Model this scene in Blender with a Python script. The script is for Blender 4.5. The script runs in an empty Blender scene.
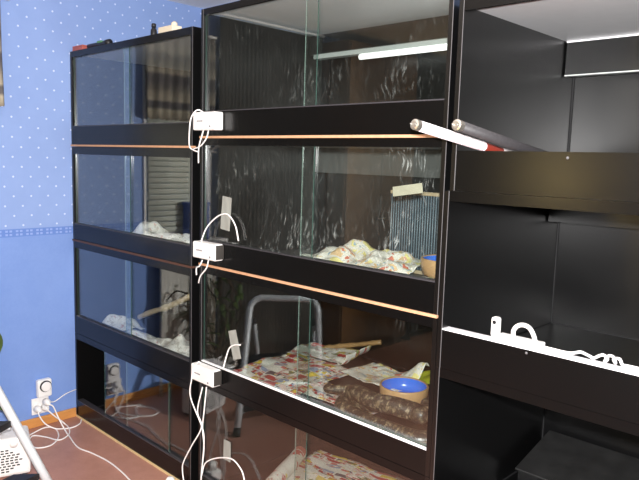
import bpy, bmesh, math, random
from mathutils import Vector, Matrix, noise
import numpy as np
random.seed(7)
COL = bpy.context.scene.collection
SC = bpy.context.scene

# ------------------------------------------------------------------ camera
F = 648.9462
CAM = np.array([2.2277, -1.5962, 1.4811])
yw, pt, rl = [math.radians(a) for a in (44.0478, -7.0654, 1.6678)]
fw = np.array([-math.sin(yw)*math.cos(pt), math.cos(yw)*math.cos(pt), math.sin(pt)])
rt = np.cross(fw, [0, 0, 1]); rt /= np.linalg.norm(rt); up = np.cross(rt, fw)
rx = rt*math.cos(rl)+up*math.sin(rl); uy = -rt*math.sin(rl)+up*math.cos(rl)
cd = bpy.data.cameras.new('camera'); cam = bpy.data.objects.new('camera', cd); COL.objects.link(cam)
cd.sensor_width = 36; cd.lens = F/639*36; cd.clip_start = .05
cam.matrix_world = Matrix(((rx[0], uy[0], -fw[0], CAM[0]), (rx[1], uy[1], -fw[1], CAM[1]), (rx[2], uy[2], -fw[2], CAM[2]), (0, 0, 0, 1)))
SC.camera = cam

def at(px, py, ax, v):
    """photo pixel -> world point on the plane ax = v"""
    d = fw+rx*(px-320)/F-uy*(py-240)/F
    i = 'XYZ'.index(ax)
    return Vector(CAM+d*((v-CAM[i])/d[i]))

# ------------------------------------------------------------------ materials
def srgb(r, g, b):
    f = lambda c: (c/255/12.92) if c/255 <= .04045 else ((c/255+.055)/1.055)**2.4
    return (f(r), f(g), f(b), 1)

class N:
    """tiny node-tree writer"""
    def __init__(s, name):
        s.m = bpy.data.materials.new(name); s.m.use_nodes = True
        s.t = s.m.node_tree; s.t.nodes.clear()
        s.out = s.t.nodes.new('ShaderNodeOutputMaterial')
    def n(s, typ, **kw):
        nd = s.t.nodes.new(typ)
        for k, v in kw.items():
            if k.startswith('i_'):
                nd.inputs[k[2:].replace('_', ' ')].default_value = v
            else: setattr(nd, k, v)
        return nd
    def l(s, a, b): s.t.links.new(a, b)
    def mth(s, op, a, b=None, c=None):
        nd = s.t.nodes.new('ShaderNodeMath'); nd.operation = op
        for i, v in enumerate((a, b, c)):
            if v is None: continue
            if isinstance(v, (int, float)): nd.inputs[i].default_value = v
            else: s.l(v, nd.inputs[i])
        return nd.outputs[0]
    def mix(s, fac, a, b):
        nd = s.t.nodes.new('ShaderNodeMix'); nd.data_type = 'RGBA'
        for sock, v in ((nd.inputs[0], fac), (nd.inputs[6], a), (nd.inputs[7], b)):
            if isinstance(v, (int, float, tuple)): sock.default_value = v
            else: s.l(v, sock)
        return nd.outputs[2]
    def co(s, which='Object', scale=None):
        tc = s.n('ShaderNodeTexCoord'); o = tc.outputs[which]
        if scale:
            mp = s.n('ShaderNodeMapping'); mp.inputs['Scale'].default_value = scale
            s.l(o, mp.inputs[0]); o = mp.outputs[0]
        return o
    def noise(s, vec, scale, detail=3, rough=.5):
        nd = s.n('ShaderNodeTexNoise'); nd.inputs['Scale'].default_value = scale
        nd.inputs['Detail'].default_value = detail; nd.inputs['Roughness'].default_value = rough
        if vec is not None: s.l(vec, nd.inputs['Vector'])
        return nd.outputs['Fac']
    def ramp(s, fac, stops, interp='LINEAR'):
        nd = s.n('ShaderNodeValToRGB'); cr = nd.color_ramp; cr.interpolation = interp
        while len(cr.elements) < len(stops): cr.elements.new(.5)
        for e, (p, c) in zip(cr.elements, stops): e.position = p; e.color = c
        s.l(fac, nd.inputs[0]); return nd.outputs[0]
    def bsdf(s, col, rough=.5, metal=0., spec=.5, bump=None, bs=.2, bd=.01, alpha=None, emit=None, es=0):
        b = s.n('ShaderNodeBsdfPrincipled')
        for k, v in (('Base Color', col), ('Roughness', rough), ('Metallic', metal), ('Specular IOR Level', spec)):
            if isinstance(v, (int, float, tuple)): b.inputs[k].default_value = v
            else: s.l(v, b.inputs[k])
        if emit: b.inputs['Emission Color'].default_value = emit; b.inputs['Emission Strength'].default_value = es
        if bump is not None:
            bn = s.n('ShaderNodeBump'); bn.inputs['Strength'].default_value = bs; bn.inputs['Distance'].default_value = bd
            s.l(bump, bn.inputs['Height']); s.l(bn.outputs[0], b.inputs['Normal'])
        s.l(b.outputs[0], s.out.inputs[0]); return s.m

def plain(name, col, rough=.5, metal=0., spec=.5, var=.12, scale=30, emit=None, es=0):
    m = N(name)
    f = m.noise(m.co(), scale, 4)
    d = tuple(c*(1-var) for c in col[:3])+(1,); u = tuple(min(1, c*(1+var)) for c in col[:3])+(1,)
    return m.bsdf(m.mix(f, d, u), rough, metal, spec, emit=emit, es=es)

def laminate(name, col, rough, rv=.1, spec=.5):
    m = N(name); o = m.co()
    f = m.noise(o, 260, 2); g = m.noise(o, 3, 5, .6)
    sp = m.ramp(m.noise(o, 420, 1), [(.70, (0, 0, 0, 1)), (.78, (1, 1, 1, 1))])
    c = m.mix(m.mth('MULTIPLY', sp, .05), col, srgb(120, 120, 115))
    r = m.mth('MULTIPLY_ADD', g, rv, rough-rv/2)
    return m.bsdf(c, r, 0, spec, bump=f, bs=.06, bd=.001)

M = {}
M['black'] = laminate('black_laminate', (.0030, .0030, .0032, 1), .24, spec=.34)
M['black_in'] = laminate('black_interior_laminate', (.0026, .0026, .0028, 1), .31, spec=.60)
M['ceil_board'] = plain('grey_ceiling_board', srgb(204, 204, 206), .35, var=.05)
M['wood_edge'] = plain('bare_wood_edge', srgb(196, 150, 116), .6, var=.2, scale=60)
M['wood_dark'] = plain('stained_wood_edge', srgb(84, 56, 44), .6, var=.25, scale=60)
M['wood_pale'] = plain('pale_wood_strip', srgb(226, 200, 150), .6, var=.15, scale=40)
M['edge_white'] = plain('worn_white_edge', srgb(98, 96, 98), .35)
M['track'] = plain('white_plastic_track', srgb(245, 243, 246), .3, var=.03)
M['track_grey'] = plain('grey_plastic_track', srgb(58, 56, 60), .35, var=.05)
M['white_pl'] = plain('white_plastic', srgb(240, 238, 236), .35, var=.03)
M['cable'] = plain('white_cable', srgb(242, 238, 236), .45, var=.03)
M['grey_mark'] = plain('grey_print', srgb(120, 120, 125), .6)
M['tape'] = plain('masking_tape', srgb(146, 148, 142), .7, var=.1, scale=50)
M['tape_beige'] = plain('beige_masking_tape', srgb(124, 126, 108), .7, var=.08, scale=50)
M['chrome'] = plain('aluminium', (.72, .74, .76, 1), .28, 1.0)
M['alu_white'] = plain('white_painted_metal', srgb(214, 220, 224), .35, .1, var=.04)
M['black_pl'] = plain('black_plastic', srgb(26, 26, 30), .45, var=.2)
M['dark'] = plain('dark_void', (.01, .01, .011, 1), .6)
M['terra'] = plain('brown_stoneware', srgb(176, 138, 96), .45, var=.12, scale=60)
M['blue_glaze'] = plain('blue_glaze', srgb(58, 108, 205), .25, var=.12, scale=20)
M['lime'] = plain('yellow_green_cloth', srgb(150, 152, 24), .7, var=.25, scale=25)
M['ceiling'] = plain('white_ceiling_paint', srgb(238, 236, 234), .9, var=.02)
M['radiator'] = plain('cream_radiator_enamel', srgb(200, 198, 190), .4, var=.03)
M['leaf'] = plain('green_leaf', srgb(70, 92, 40), .5, var=.3, scale=25)
M['stem'] = plain('brown_stem', srgb(70, 52, 34), .7, var=.3)
M['pot'] = plain('white_pot_glaze', srgb(225, 222, 215), .35, var=.03)
M['blue_box'] = plain('blue_box_plastic', srgb(58, 92, 178), .5, var=.06)
M['blind'] = plain('grey_green_blind', srgb(222, 226, 212), .5, var=.04)
M['red_pl'] = plain('red_brown_plastic', srgb(176, 92, 80), .5)
M['green_pl'] = plain('green_plastic', srgb(90, 140, 100), .5)
M['beige_pl'] = plain('beige_card', srgb(222, 210, 188), .7, var=.05)
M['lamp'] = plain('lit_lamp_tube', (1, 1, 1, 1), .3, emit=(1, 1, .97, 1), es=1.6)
M['fitting'] = plain('grey_lamp_housing', srgb(190, 194, 192), .4, var=.05)
M['grille_wire'] = plain('blue_grey_wire', srgb(108, 124, 134), .4, var=.1)
M['grille_back'] = plain('grille_backing', srgb(34, 40, 48), .6, var=.15)
M['beige_wood'] = plain('pale_beech', srgb(170, 150, 120), .55, var=.15, scale=40)
M['dark_cloth'] = plain('dark_grey_curtain_cloth', srgb(84, 80, 75), .9, var=.15, scale=80)
M['dusty'] = plain('dusty_black_board', (.016, .016, .016, 1), .45, var=.6, scale=14)
M['end_grey'] = plain('grey_box_end', srgb(58, 55, 52), .5)
M['satin'] = plain('satin_grey_metal', (.16, .16, .155, 1), .42, .5, var=.25, scale=12)
M['bark'] = None
M['door_wood'] = None

def wood(name, a, b, sc=(2, 40, 40)):
    m = N(name); f = m.noise(m.co(scale=sc), 3, 6, .65)
    return m.bsdf(m.mix(f, a, b), .5, bump=f, bs=.1, bd=.002)
M['bark'] = wood('pale_bark', srgb(120, 90, 55), srgb(225, 205, 170), (30, 30, 30))
M['drift'] = wood('driftwood', srgb(70, 46, 24), srgb(190, 150, 100), (8, 40, 40))
M['door_wood'] = wood('brown_door_wood', srgb(88, 60, 32), srgb(130, 94, 52), (30, 30, 1.5))
M['base_wood'] = wood('orange_baseboard_wood', srgb(188, 122, 62), srgb(222, 160, 92), (30, 2, 30))

# wallpaper: dotted above the border, mottled below, printed border band between
def wallpaper(name, ua, border=True):
    m = N(name); o = m.co()
    sp = m.n('ShaderNodeSeparateXYZ'); m.l(o, sp.inputs[0])
    u = sp.outputs[ua]; v = sp.outputs[2]
    def lat(off):
        fu = m.mth('SUBTRACT', m.mth('FRACT', m.mth('ADD', m.mth('DIVIDE', u, .088), off+50)), .5)
        fv = m.mth('SUBTRACT', m.mth('FRACT', m.mth('ADD', m.mth('DIVIDE', v, .100), off+50)), .5)
        a = m.mth('MULTIPLY', fu, .088); b = m.mth('MULTIPLY', fv, .100)
        d = m.mth('SQRT', m.mth('ADD', m.mth('MULTIPLY', a, a), m.mth('MULTIPLY', b, b)))
        return m.mth('LESS_THAN', d, .0050)
    dots = m.mth('MAXIMUM', lat(0.), lat(.5))
    mot = m.noise(o, 9, 5, .6); fine = m.noise(o, 90, 3, .6)
    upc = m.mix(mot, srgb(132, 157, 208), srgb(142, 167, 217))
    upc = m.mix(dots, upc, srgb(196, 210, 240))
    loc = m.mix(m.mth('MULTIPLY_ADD', fine, .4, m.mth('MULTIPLY', mot, .6)), srgb(108, 140, 204), srgb(132, 160, 217))
    # border: row of little framed squares
    fu = m.mth('FRACT', m.mth('ADD', m.mth('DIVIDE', u, .052), 50.))
    sq = m.mth('MULTIPLY', m.mth('GREATER_THAN', fu, .18), m.mth('LESS_THAN', fu, .82))
    vv = m.mth('DIVIDE', m.mth('SUBTRACT', v, 1.041), .041)
    sq = m.mth('MULTIPLY', sq, m.mth('MULTIPLY', m.mth('GREATER_THAN', vv, .16), m.mth('LESS_THAN', vv, .84)))
    cross = m.mth('MAXIMUM', m.mth('LESS_THAN', m.mth('ABSOLUTE', m.mth('SUBTRACT', fu, .5)), .07),
                  m.mth('LESS_THAN', m.mth('ABSOLUTE', m.mth('SUBTRACT', vv, .5)), .09))
    bc = m.mix(sq, srgb(102, 134, 202), srgb(142, 166, 220))
    bc = m.mix(m.mth('MULTIPLY', sq, cross), bc, srgb(98, 130, 200))
    isup = m.mth('GREATER_THAN', v, 1.082); isb = m.mth('GREATER_THAN', v, 1.041)
    c = m.mix(isb, loc, bc); c = m.mix(isup, c, upc)
    return m.bsdf(c, .75, 0, .25, bump=fine, bs=.08, bd=.002)
M['wall_y'] = wallpaper('blue_dotted_wallpaper', 1)
M['wall_x'] = wallpaper('blue_dotted_wallpaper_rear', 0)

M['wall_far'] = plain('grey_brown_wall', srgb(112, 104, 96), .9)
m = N('brown_vinyl_floor'); o = m.co()
f = m.noise(o, 14, 6, .65); g = m.noise(o, 120, 3, .6)
c = m.mix(m.mth('MULTIPLY_ADD', f, .7, m.mth('MULTIPLY', g, .3)), srgb(150, 100, 84), srgb(196, 148, 130))
M['floor'] = m.bsdf(c, .42, bump=g, bs=.05, bd=.002)

# glass: clear, mirror reflection by Fresnel, optional dust smears that catch the light
def glass(name, dust, tint=(.93, .96, .95, 1), refl=1.5):
    m = N(name)
    geo = m.n('ShaderNodeNewGeometry')
    ior = m.mth('ADD', m.mth('MULTIPLY', geo.outputs['Backfacing'], 1/1.52-1.52), 1.52)
    fr = m.n('ShaderNodeFresnel'); m.l(ior, fr.inputs['IOR'])
    tr = m.n('ShaderNodeBsdfTransparent'); tr.inputs[0].default_value = tint
    gl = m.n('ShaderNodeBsdfGlossy'); gl.inputs['Roughness'].default_value = .0; gl.inputs['Color'].default_value = (1, 1, 1, 1)
    mx = m.n('ShaderNodeMixShader'); m.l(m.mth('MULTIPLY', fr.outputs[0], refl), mx.inputs[0]); m.l(tr.outputs[0], mx.inputs[1]); m.l(gl.outputs[0], mx.inputs[2])
    last = mx.outputs[0]
    if dust:
        o = m.co()
        warp = m.n('ShaderNodeTexNoise'); warp.inputs['Scale'].default_value = 5; warp.inputs['Detail'].default_value = 2
        m.l(o, warp.inputs['Vector'])
        va = m.n('ShaderNodeVectorMath', operation='MULTIPLY_ADD'); m.l(warp.outputs['Color'], va.inputs[0]); va.inputs[1].default_value = (.16, .16, .16); m.l(o, va.inputs[2])
        def streaks(rot, off):
            mp = m.n('ShaderNodeMapping'); mp.inputs['Scale'].default_value = (62, 4, 9); mp.inputs['Rotation'].default_value = (0, rot, 0); mp.inputs['Location'].default_value = (off, off, off); m.l(va.outputs[0], mp.inputs[0])
            return m.ramp(m.noise(mp.outputs[0], 2.0, 6, .7), [(.58, (0, 0, 0, 1)), (.72, (1, 1, 1, 1))])
        streak = m.mth('MAXIMUM', streaks(.6, 0), streaks(-.9, 7))
        patch = m.ramp(m.noise(o, 3.2, 3, .6), [(.50, (0, 0, 0, 1)), (.66, (1, 1, 1, 1))])
        film = m.ramp(m.noise(o, 2.2, 4, .6), [(.35, (0, 0, 0, 1)), (.8, (1, 1, 1, 1))])
        k = m.mth('MULTIPLY', m.mth('ADD', m.mth('MULTIPLY', streak, m.mth('ADD', m.mth('MULTIPLY', patch, .55), .06)), m.mth('MULTIPLY', film, .02)), dust)
        df = m.n('ShaderNodeBsdfDiffuse'); df.inputs[0].default_value = (.62, .66, .64, 1)
        mx2 = m.n('ShaderNodeMixShader'); m.l(k, mx2.inputs[0]); m.l(last, mx2.inputs[1]); m.l(df.outputs[0], mx2.inputs[2]); last = mx2.outputs[0]
    m.l(last, m.out.inputs[0]); return m.m
M['glass'] = glass('clean_glass', .06)
M['glass_dusty'] = glass('dusty_glass', .62)
M['glass_smear'] = glass('lightly_smeared_glass', .20)
M['glass_edge'] = plain('green_glass_edge', srgb(52, 76, 68), .15, var=.1)
M['glass_edge_bright'] = plain('bright_glass_edge', srgb(128, 144, 136), .15, var=.1)

def printed(name, base, palette, sx=9, sy=14, ink=.5):
    """newsprint: columns of printed blocks and text lines in UV space"""
    m = N(name); uv = m.co('UV')
    br = m.n('ShaderNodeTexBrick'); br.offset = .37; br.inputs['Scale'].default_value = 1
    br.inputs['Brick Width'].default_value = 1/sx*1.7; br.inputs['Row Height'].default_value = 1/sy*1.6
    br.inputs['Mortar Size'].default_value = .008; br.inputs['Color1'].default_value = (0, 0, 0, 1); br.inputs['Color2'].default_value = (1, 1, 1, 1)
    m.l(uv, br.inputs[0])
    st = []; k = len(palette)
    for i, (w, p) in enumerate(palette): st.append((w, p))
    blk = m.ramp(br.outputs['Color'], st, 'CONSTANT')
    vor = m.n('ShaderNodeTexVoronoi'); vor.inputs['Scale'].default_value = sx*1.25; m.l(uv, vor.inputs['Vector'])
    sp = m.n('ShaderNodeSeparateColor'); m.l(vor.outputs['Color'], sp.inputs[0])
    bits = m.ramp(sp.outputs[0], st, 'CONSTANT')
    v2 = m.n('ShaderNodeTexVoronoi'); v2.inputs['Scale'].default_value = sx*3.6; m.l(uv, v2.inputs['Vector'])
    s2 = m.n('ShaderNodeSeparateColor'); m.l(v2.outputs['Color'], s2.inputs[0])
    bits = m.mix(m.mth('GREATER_THAN', s2.outputs[1], .62), bits, m.ramp(s2.outputs[0], st, 'CONSTANT'))
    sel = m.mth('GREATER_THAN', m.noise(uv, 4, 2), .48)
    c = m.mix(sel, blk, bits)
    c = m.mix(br.outputs['Fac'], c, base)
    lines = m.n('ShaderNodeTexWave'); lines.bands_direction = 'Y'; lines.inputs['Scale'].default_value = sy*2.2; lines.inputs['Distortion'].default_value = 0
    m.l(uv, lines.inputs[0])
    wd = m.noise(m.co('UV', (70, 14, 1)), 3, 2)
    tx = m.mth('MULTIPLY', m.mth('GREATER_THAN', lines.outputs[1], .55), m.mth('GREATER_THAN', wd, .48))
    c = m.mix(m.mth('MULTIPLY', tx, ink), c, srgb(90, 84, 84))
    return m.bsdf(c, .55, 0, .35)
W = srgb(236, 230, 218); 
M['flyer'] = printed('colour_flyer_print', W, [(0, W), (.2, srgb(190, 62, 56)), (.34, srgb(226, 196, 70)), (.46, srgb(226, 200, 190)), (.56, srgb(150, 164, 190)), (.66, srgb(214, 120, 110)), (.78, srgb(110, 112, 70)), (.86, srgb(92, 84, 92)), (.92, W)])
M['flyer_b'] = printed('pale_flyer_print', W, [(0, W), (.42, srgb(232, 196, 150)), (.55, srgb(240, 226, 150)), (.64, W), (.8, srgb(160, 184, 196)), (.88, srgb(214, 120, 96)), (.94, W)], 13, 16, .4)
M['flyer_red'] = printed('red_flyer_print', srgb(240, 232, 222), [(0, srgb(240, 232, 222)), (.38, srgb(204, 96, 84)), (.5, srgb(232, 206, 120)), (.6, srgb(244, 238, 226)), (.76, srgb(150, 150, 90)), (.86, srgb(212, 70, 62)), (.93, srgb(232, 220, 200))], 6, 9, .5)
M['news'] = printed('news_print', srgb(244, 240, 236), [(0, srgb(244, 240, 236)), (.6, srgb(206, 198, 190)), (.8, srgb(244, 238, 232)), (.92, srgb(222, 176, 170))], 6, 10, .25)

# python skin: pale blotches with dark saddles and fine scales
m = N('python_skin'); uv = m.co('UV'); sp = m.n('ShaderNodeSeparateXYZ'); m.l(uv, sp.inputs[0])
w = m.noise(m.co('UV', (80, 4, 1)), 1., 4, .65)
sad = m.ramp(w, [(.38, srgb(168, 150, 122)), (.46, srgb(70, 60, 50)), (.55, srgb(42, 37, 34)), (.62, srgb(140, 122, 98))])
vor = m.n('ShaderNodeTexVoronoi'); vor.inputs['Scale'].default_value = 1; m.l(m.co('UV', (330, 26, 1)), vor.inputs['Vector'])
sc_ = m.ramp(vor.outputs['Distance'], [(.25, (1, 1, 1, 1)), (.6, (.35, .33, .30, 1))])
mxn = m.n('ShaderNodeMix', data_type='RGBA', blend_type='MULTIPLY'); mxn.inputs[0].default_value = .8; m.l(sad, mxn.inputs[6]); m.l(sc_, mxn.inputs[7])
M['python'] = m.bsdf(mxn.outputs[2], .35, 0, .5, bump=vor.outputs['Distance'], bs=.35, bd=.002)

# curtain: horizontal woven bands
m = N('striped_curtain_cloth'); sp = m.n('ShaderNodeSeparateXYZ'); m.l(m.co(), sp.inputs[0])
z = m.mth('DIVIDE', m.mth('SUBTRACT', sp.outputs[2], 1.69), .5)
band = m.ramp(z, [(0, srgb(150, 142, 126)), (.10, srgb(176, 168, 148)), (.13, srgb(92, 90, 94)), (.19, srgb(84, 82, 88)), (.22, srgb(168, 160, 142)), (.30, srgb(150, 142, 128)), (.36, srgb(112, 108, 104)),
                  (.44, srgb(86, 84, 90)), (.50, srgb(92, 90, 92)), (.54, srgb(170, 162, 146)), (.62, srgb(140, 134, 122)), (.70, srgb(104, 100, 98)), (.80, srgb(156, 150, 136)), (.9, srgb(120, 116, 110))])
m.l(sp.outputs[0], m.n('ShaderNodeMath').inputs[0])
M['curtain'] = m.bsdf(m.mix(m.mth('MULTIPLY', m.noise(m.co(), 160, 2), .35), band, srgb(120, 110, 96)), .9)

# fluorescent tubes
m = N('white_tube_printed'); sp = m.n('ShaderNodeSeparateXYZ'); m.l(m.co(), sp.inputs[0])
letters = m.mth('GREATER_THAN', m.noise(m.co(scale=(1, 1, 260)), 1, 1), .42)
ang = m.mth('ARCTAN2', sp.outputs[1], sp.outputs[0])
line = m.mth('LESS_THAN', m.mth('ABSOLUTE', m.mth('SUBTRACT', ang, 1.2)), .12)
red = m.mth('GREATER_THAN', sp.outputs[2], .300)
c = m.mix(m.mth('MULTIPLY', line, letters), srgb(246, 240, 244), srgb(150, 80, 110))
c = m.mix(m.mth('MULTIPLY', red, m.mth('LESS_THAN', sp.outputs[2], .385)), c, srgb(124, 46, 36))
M['tube_white'] = m.bsdf(c, .25)
M['tube_grey'] = plain('grey_coated_tube', srgb(50, 48, 50), .5, var=.45, scale=140)
M['tube_cap'] = plain('tube_end_cap', (.62, .58, .52, 1), .3, .9)

# ------------------------------------------------------------------ mesh builder
class MB:
    def __init__(s): s.v = []; s.f = []; s.mi = []; s.uv = {}
    def face(s, idx, mi=0): s.f.append(idx); s.mi.append(mi)
    def box(s, a, b, mi=0, faces_mi=None):
        i = len(s.v); x0, y0, z0 = a; x1, y1, z1 = b
        s.v += [(x0, y0, z0), (x1, y0, z0), (x1, y1, z0), (x0, y1, z0), (x0, y0, z1), (x1, y0, z1), (x1, y1, z1), (x0, y1, z1)]
        fs = {'-z': (0, 3, 2, 1), '+z': (4, 5, 6, 7), '-y': (0, 1, 5, 4), '+x': (1, 2, 6, 5), '+y': (2, 3, 7, 6), '-x': (3, 0, 4, 7)}
        for k, q in fs.items(): s.face(tuple(i+t for t in q), (faces_mi or {}).get(k, mi))
        return s
    def tube(s, pts, r, seg=8, mi=0, cap=True, smooth_closed=False, uvs=False):
        pts = [Vector(p) for p in pts]; n = len(pts)
        rs = r if isinstance(r, (list, tuple)) else [r]*n
        base = len(s.v); T = []
        for i in range(n):
            d = pts[min(i+1, n-1)]-pts[max(i-1, 0)]
            T.append(d.normalized() if d.length > 1e-9 else Vector((0, 0, 1)))
        ref = Vector((0, 0, 1)) if abs(T[0].z) < .9 else Vector((1, 0, 0))
        nrm = T[0].cross(ref).normalized()
        for i in range(n):
            if i:
                ax = T[i-1].cross(T[i])
                if ax.length > 1e-7:
                    nrm = Matrix.Rotation(T[i-1].angle(T[i]), 3, ax.normalized()) @ nrm
            b = T[i].cross(nrm)
            for k in range(seg):
                a = 2*math.pi*k/seg
                s.v.append(tuple(pts[i]+(nrm*math.cos(a)+b*math.sin(a))*rs[i]))
                s.uv[len(s.v)-1] = (i/max(1, n-1), k/seg)
        for i in range(n-1):
            for k in range(seg):
                k2 = (k+1) % seg
                s.face((base+i*seg+k, base+i*seg+k2, base+(i+1)*seg+k2, base+(i+1)*seg+k), mi)
        if cap:
            s.face(tuple(base+k for k in range(seg))[::-1], mi)
            s.face(tuple(base+(n-1)*seg+k for k in range(seg)), mi)
        return s
    def lathe(s, prof, c=(0, 0, 0), seg=32, mi=0, axis='z', cap=True):
        base = len(s.v)
        for r, z in prof:
            for k in range(seg):
                a = 2*math.pi*k/seg
                p = (r*math.cos(a), r*math.sin(a), z)
                if axis == 'x': p = (p[2], p[0], p[1])
                s.v.append((c[0]+p[0], c[1]+p[1], c[2]+p[2]))
        for i in range(len(prof)-1):
            for k in range(seg):
                k2 = (k+1) % seg
                s.face((base+i*seg+k, base+i*seg+k2, base+(i+1)*seg+k2, base+(i+1)*seg+k), mi)
        for i in (0, len(prof)-1):
            if cap and prof[i][0] > 1e-6:
                q = tuple(base+i*seg+k for k in range(seg)); s.face(q[::-1] if i == 0 else q, mi)
        return s
    def grid(s, nx, ny, fn, mi=0):
        base = len(s.v)
        for j in range(ny+1):
            for i in range(nx+1):
                s.v.append(tuple(fn(i/nx, j/ny))); s.uv[len(s.v)-1] = (i/nx, j/ny)
        for j in range(ny):
            for i in range(nx):
                a = base+j*(nx+1)+i; s.face((a, a+1, a+nx+2, a+nx+1), mi)
        return s
    def build(s, name, mats, parent=None, smooth=False, bevel=0, solid=0, loc=None):
        me = bpy.data.meshes.new(name); me.from_pydata(s.v, [], s.f); me.update()
        if not isinstance(mats, (list, tuple)): mats = [mats]
        for q in mats: me.materials.append(q)
        for p, i in zip(me.polygons, s.mi): p.material_index = i; p.use_smooth = smooth
        if s.uv:
            ul = me.uv_layers.new()
            for lp in me.loops: ul.data[lp.index].uv = s.uv.get(lp.vertex_index, (0, 0))
        bm = bmesh.new(); bm.from_mesh(me); bmesh.ops.recalc_face_normals(bm, faces=bm.faces); bm.to_mesh(me); bm.free()
        o = bpy.data.objects.new(name, me); COL.objects.link(o)
        if parent: o.parent = parent
        if loc: o.location = loc
        if bevel:
            b = o.modifiers.new('bevel', 'BEVEL'); b.width = bevel; b.segments = 2; b.limit_method = 'ANGLE'
        if solid:
            b = o.modifiers.new('thickness', 'SOLIDIFY'); b.thickness = solid
        return o

def spline(pts, k=8):
    P = [Vector(p) for p in pts]; P = [P[0]*2-P[1]]+P+[P[-1]*2-P[-2]]; out = []
    for i in range(1, len(P)-2):
        for j in range(k):
            t = j/k; a, b, c, d = P[i-1:i+3]
            out.append(.5*((2*b)+(c-a)*t+(2*a-5*b+4*c-d)*t*t+(3*b-a-3*c+d)*t**3))
    out.append(P[-2]); return out

def tag(o, label=None, cat=None, group=None, kind=None):
    if label: o['label'] = label
    if cat: o['category'] = cat
    if group: o['group'] = group
    if kind: o['kind'] = kind
    return o
def thing(name, label, cat, loc=(0, 0, 0), group=None):
    o = bpy.data.objects.new(name, None); COL.objects.link(o); o.location = loc; o.empty_display_size = .1
    return tag(o, label, cat, group)
def rel(p, loc): return tuple(a-b for a, b in zip(p, loc))

# ------------------------------------------------------------------ room
XL, XR, YB, YF, ZC = -1.196, 3.6, .86, -3.9, 2.3836
def struct(name, mb, mats, **kw): return tag(mb.build(name, mats, **kw), name.replace('_', ' '), None, None, 'structure')
o = struct('floor', MB().box((XL-.1, YF-.1, -.1), (XR+.1, YB+.1, 0)), M['floor']); o['label'] = 'reddish brown vinyl floor'; o['category'] = 'floor'
o = struct('ceiling', MB().box((XL-.1, YF-.1, ZC), (XR+.1, YB+.1, ZC+.1)), M['ceiling']); o['label'] = 'white ceiling at the top left'; o['category'] = 'ceiling'
o = struct('wall_left', MB().box((XL-.1, YF-.1, 0), (XL, YB+.1, ZC)), M['wall_y']); o['label'] = 'blue wall with white dotted paper and a border strip'; o['category'] = 'wall'
o = struct('wall_back', MB().box((XL, YB, 0), (XR, YB+.1, ZC)), M['wall_x']); o['label'] = 'blue papered wall behind the cage stacks'; o['category'] = 'wall'
o = struct('wall_right', MB().box((XR, YF, 0), (XR+.1, YB+.1, ZC)), M['wall_far']); o['label'] = 'dull grey wall opposite the window'; o['category'] = 'wall'
o = struct('wall_front', MB().box((XL, YF-.1, 0), (XR+.1, YF, ZC)), M['wall_far']); o['label'] = 'dull grey wall behind the photographer'; o['category'] = 'wall'
mb = MB().box((XL, YF, 0), (XL+.014, -.004, .052))
o = struct('baseboard_left', mb, M['base_wood'], bevel=.004); o['label'] = 'orange wooden baseboard along the blue wall'; o['category'] = 'baseboard'

# window in the left wall, just outside the frame and mirrored in the glass of the left stack
W0, W1 = -.84, -.405
mb = MB()
for a, b in (((XL, W0-.05, .97), (XL+.018, W0, 2.1)), ((XL, W1, .97), (XL+.018, W1+.014, 2.1)), ((XL, W0, .97), (XL+.018, W1, 1.01)), ((XL, W0, 2.06), (XL+.018, W1, 2.1))): mb.box(a, b)
win = struct('window_1', mb, M['white_pl'], bevel=.003); win['label'] = 'white framed window mirrored in the left stack'; win['category'] = 'window'
MB().box((XL+.004, W0, 1.01), (XL+.008, W1, 2.06)).build('pane', M['glass'], win)
o = MB().box((XL, W0-.08, .935), (XL+.155, W1-.10, .968)).build('window_sill', M['white_pl'], win, bevel=.004)
# slatted blind
t = thing('window_blind', 'grey green slatted blind over the window', 'blind', (XL+.032, (W0+W1)/2, 2.08))
mb = MB()
for i in range(30):
    z = 1.03+i*.033
    mb.grid(1, 3, lambda u, v, z=z: (-.006+.012*v, (u-.5)*(W1-W0-.005), z-2.08-.016+.032*v+.004*math.sin(v*math.pi)))
mb.build('slats', M['blind'], t, smooth=True, solid=.0012)
MB().box((-.012, W0-(W0+W1)/2, -.02), (.012, W1-(W0+W1)/2, .0)).build('head_rail', M['blind'], t)
# striped valance curtain
C0, C1 = -.86, -.372
mb = MB()
mb.grid(90, 14, lambda u, v: (XL+.075+.016*math.sin(u*46+1.2*math.sin(v*2))*(.6+.4*(1-v))+.006*math.sin(u*17), C0+(C1-C0)*u, 1.69+.005*math.sin(u*46)+(2.19-1.69)*v))
cu = thing('curtain', 'brown and beige striped curtain at the window', 'curtain', (0, 0, 0))
mb.build('cloth', M['curtain'], cu, smooth=True, solid=.002)
MB().tube([(XL+.075, C0-.015, 2.205), (XL+.075, C1+.04, 2.205)], .009, 10).build('curtain_rail', M['white_pl'], cu, smooth=True)
for cy in (C0+.01, C1-.03): MB().box((XL+.001, cy, 2.195), (XL+.075, cy+.02, 2.215)).build('rail_bracket', M['white_pl'], cu)
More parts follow.
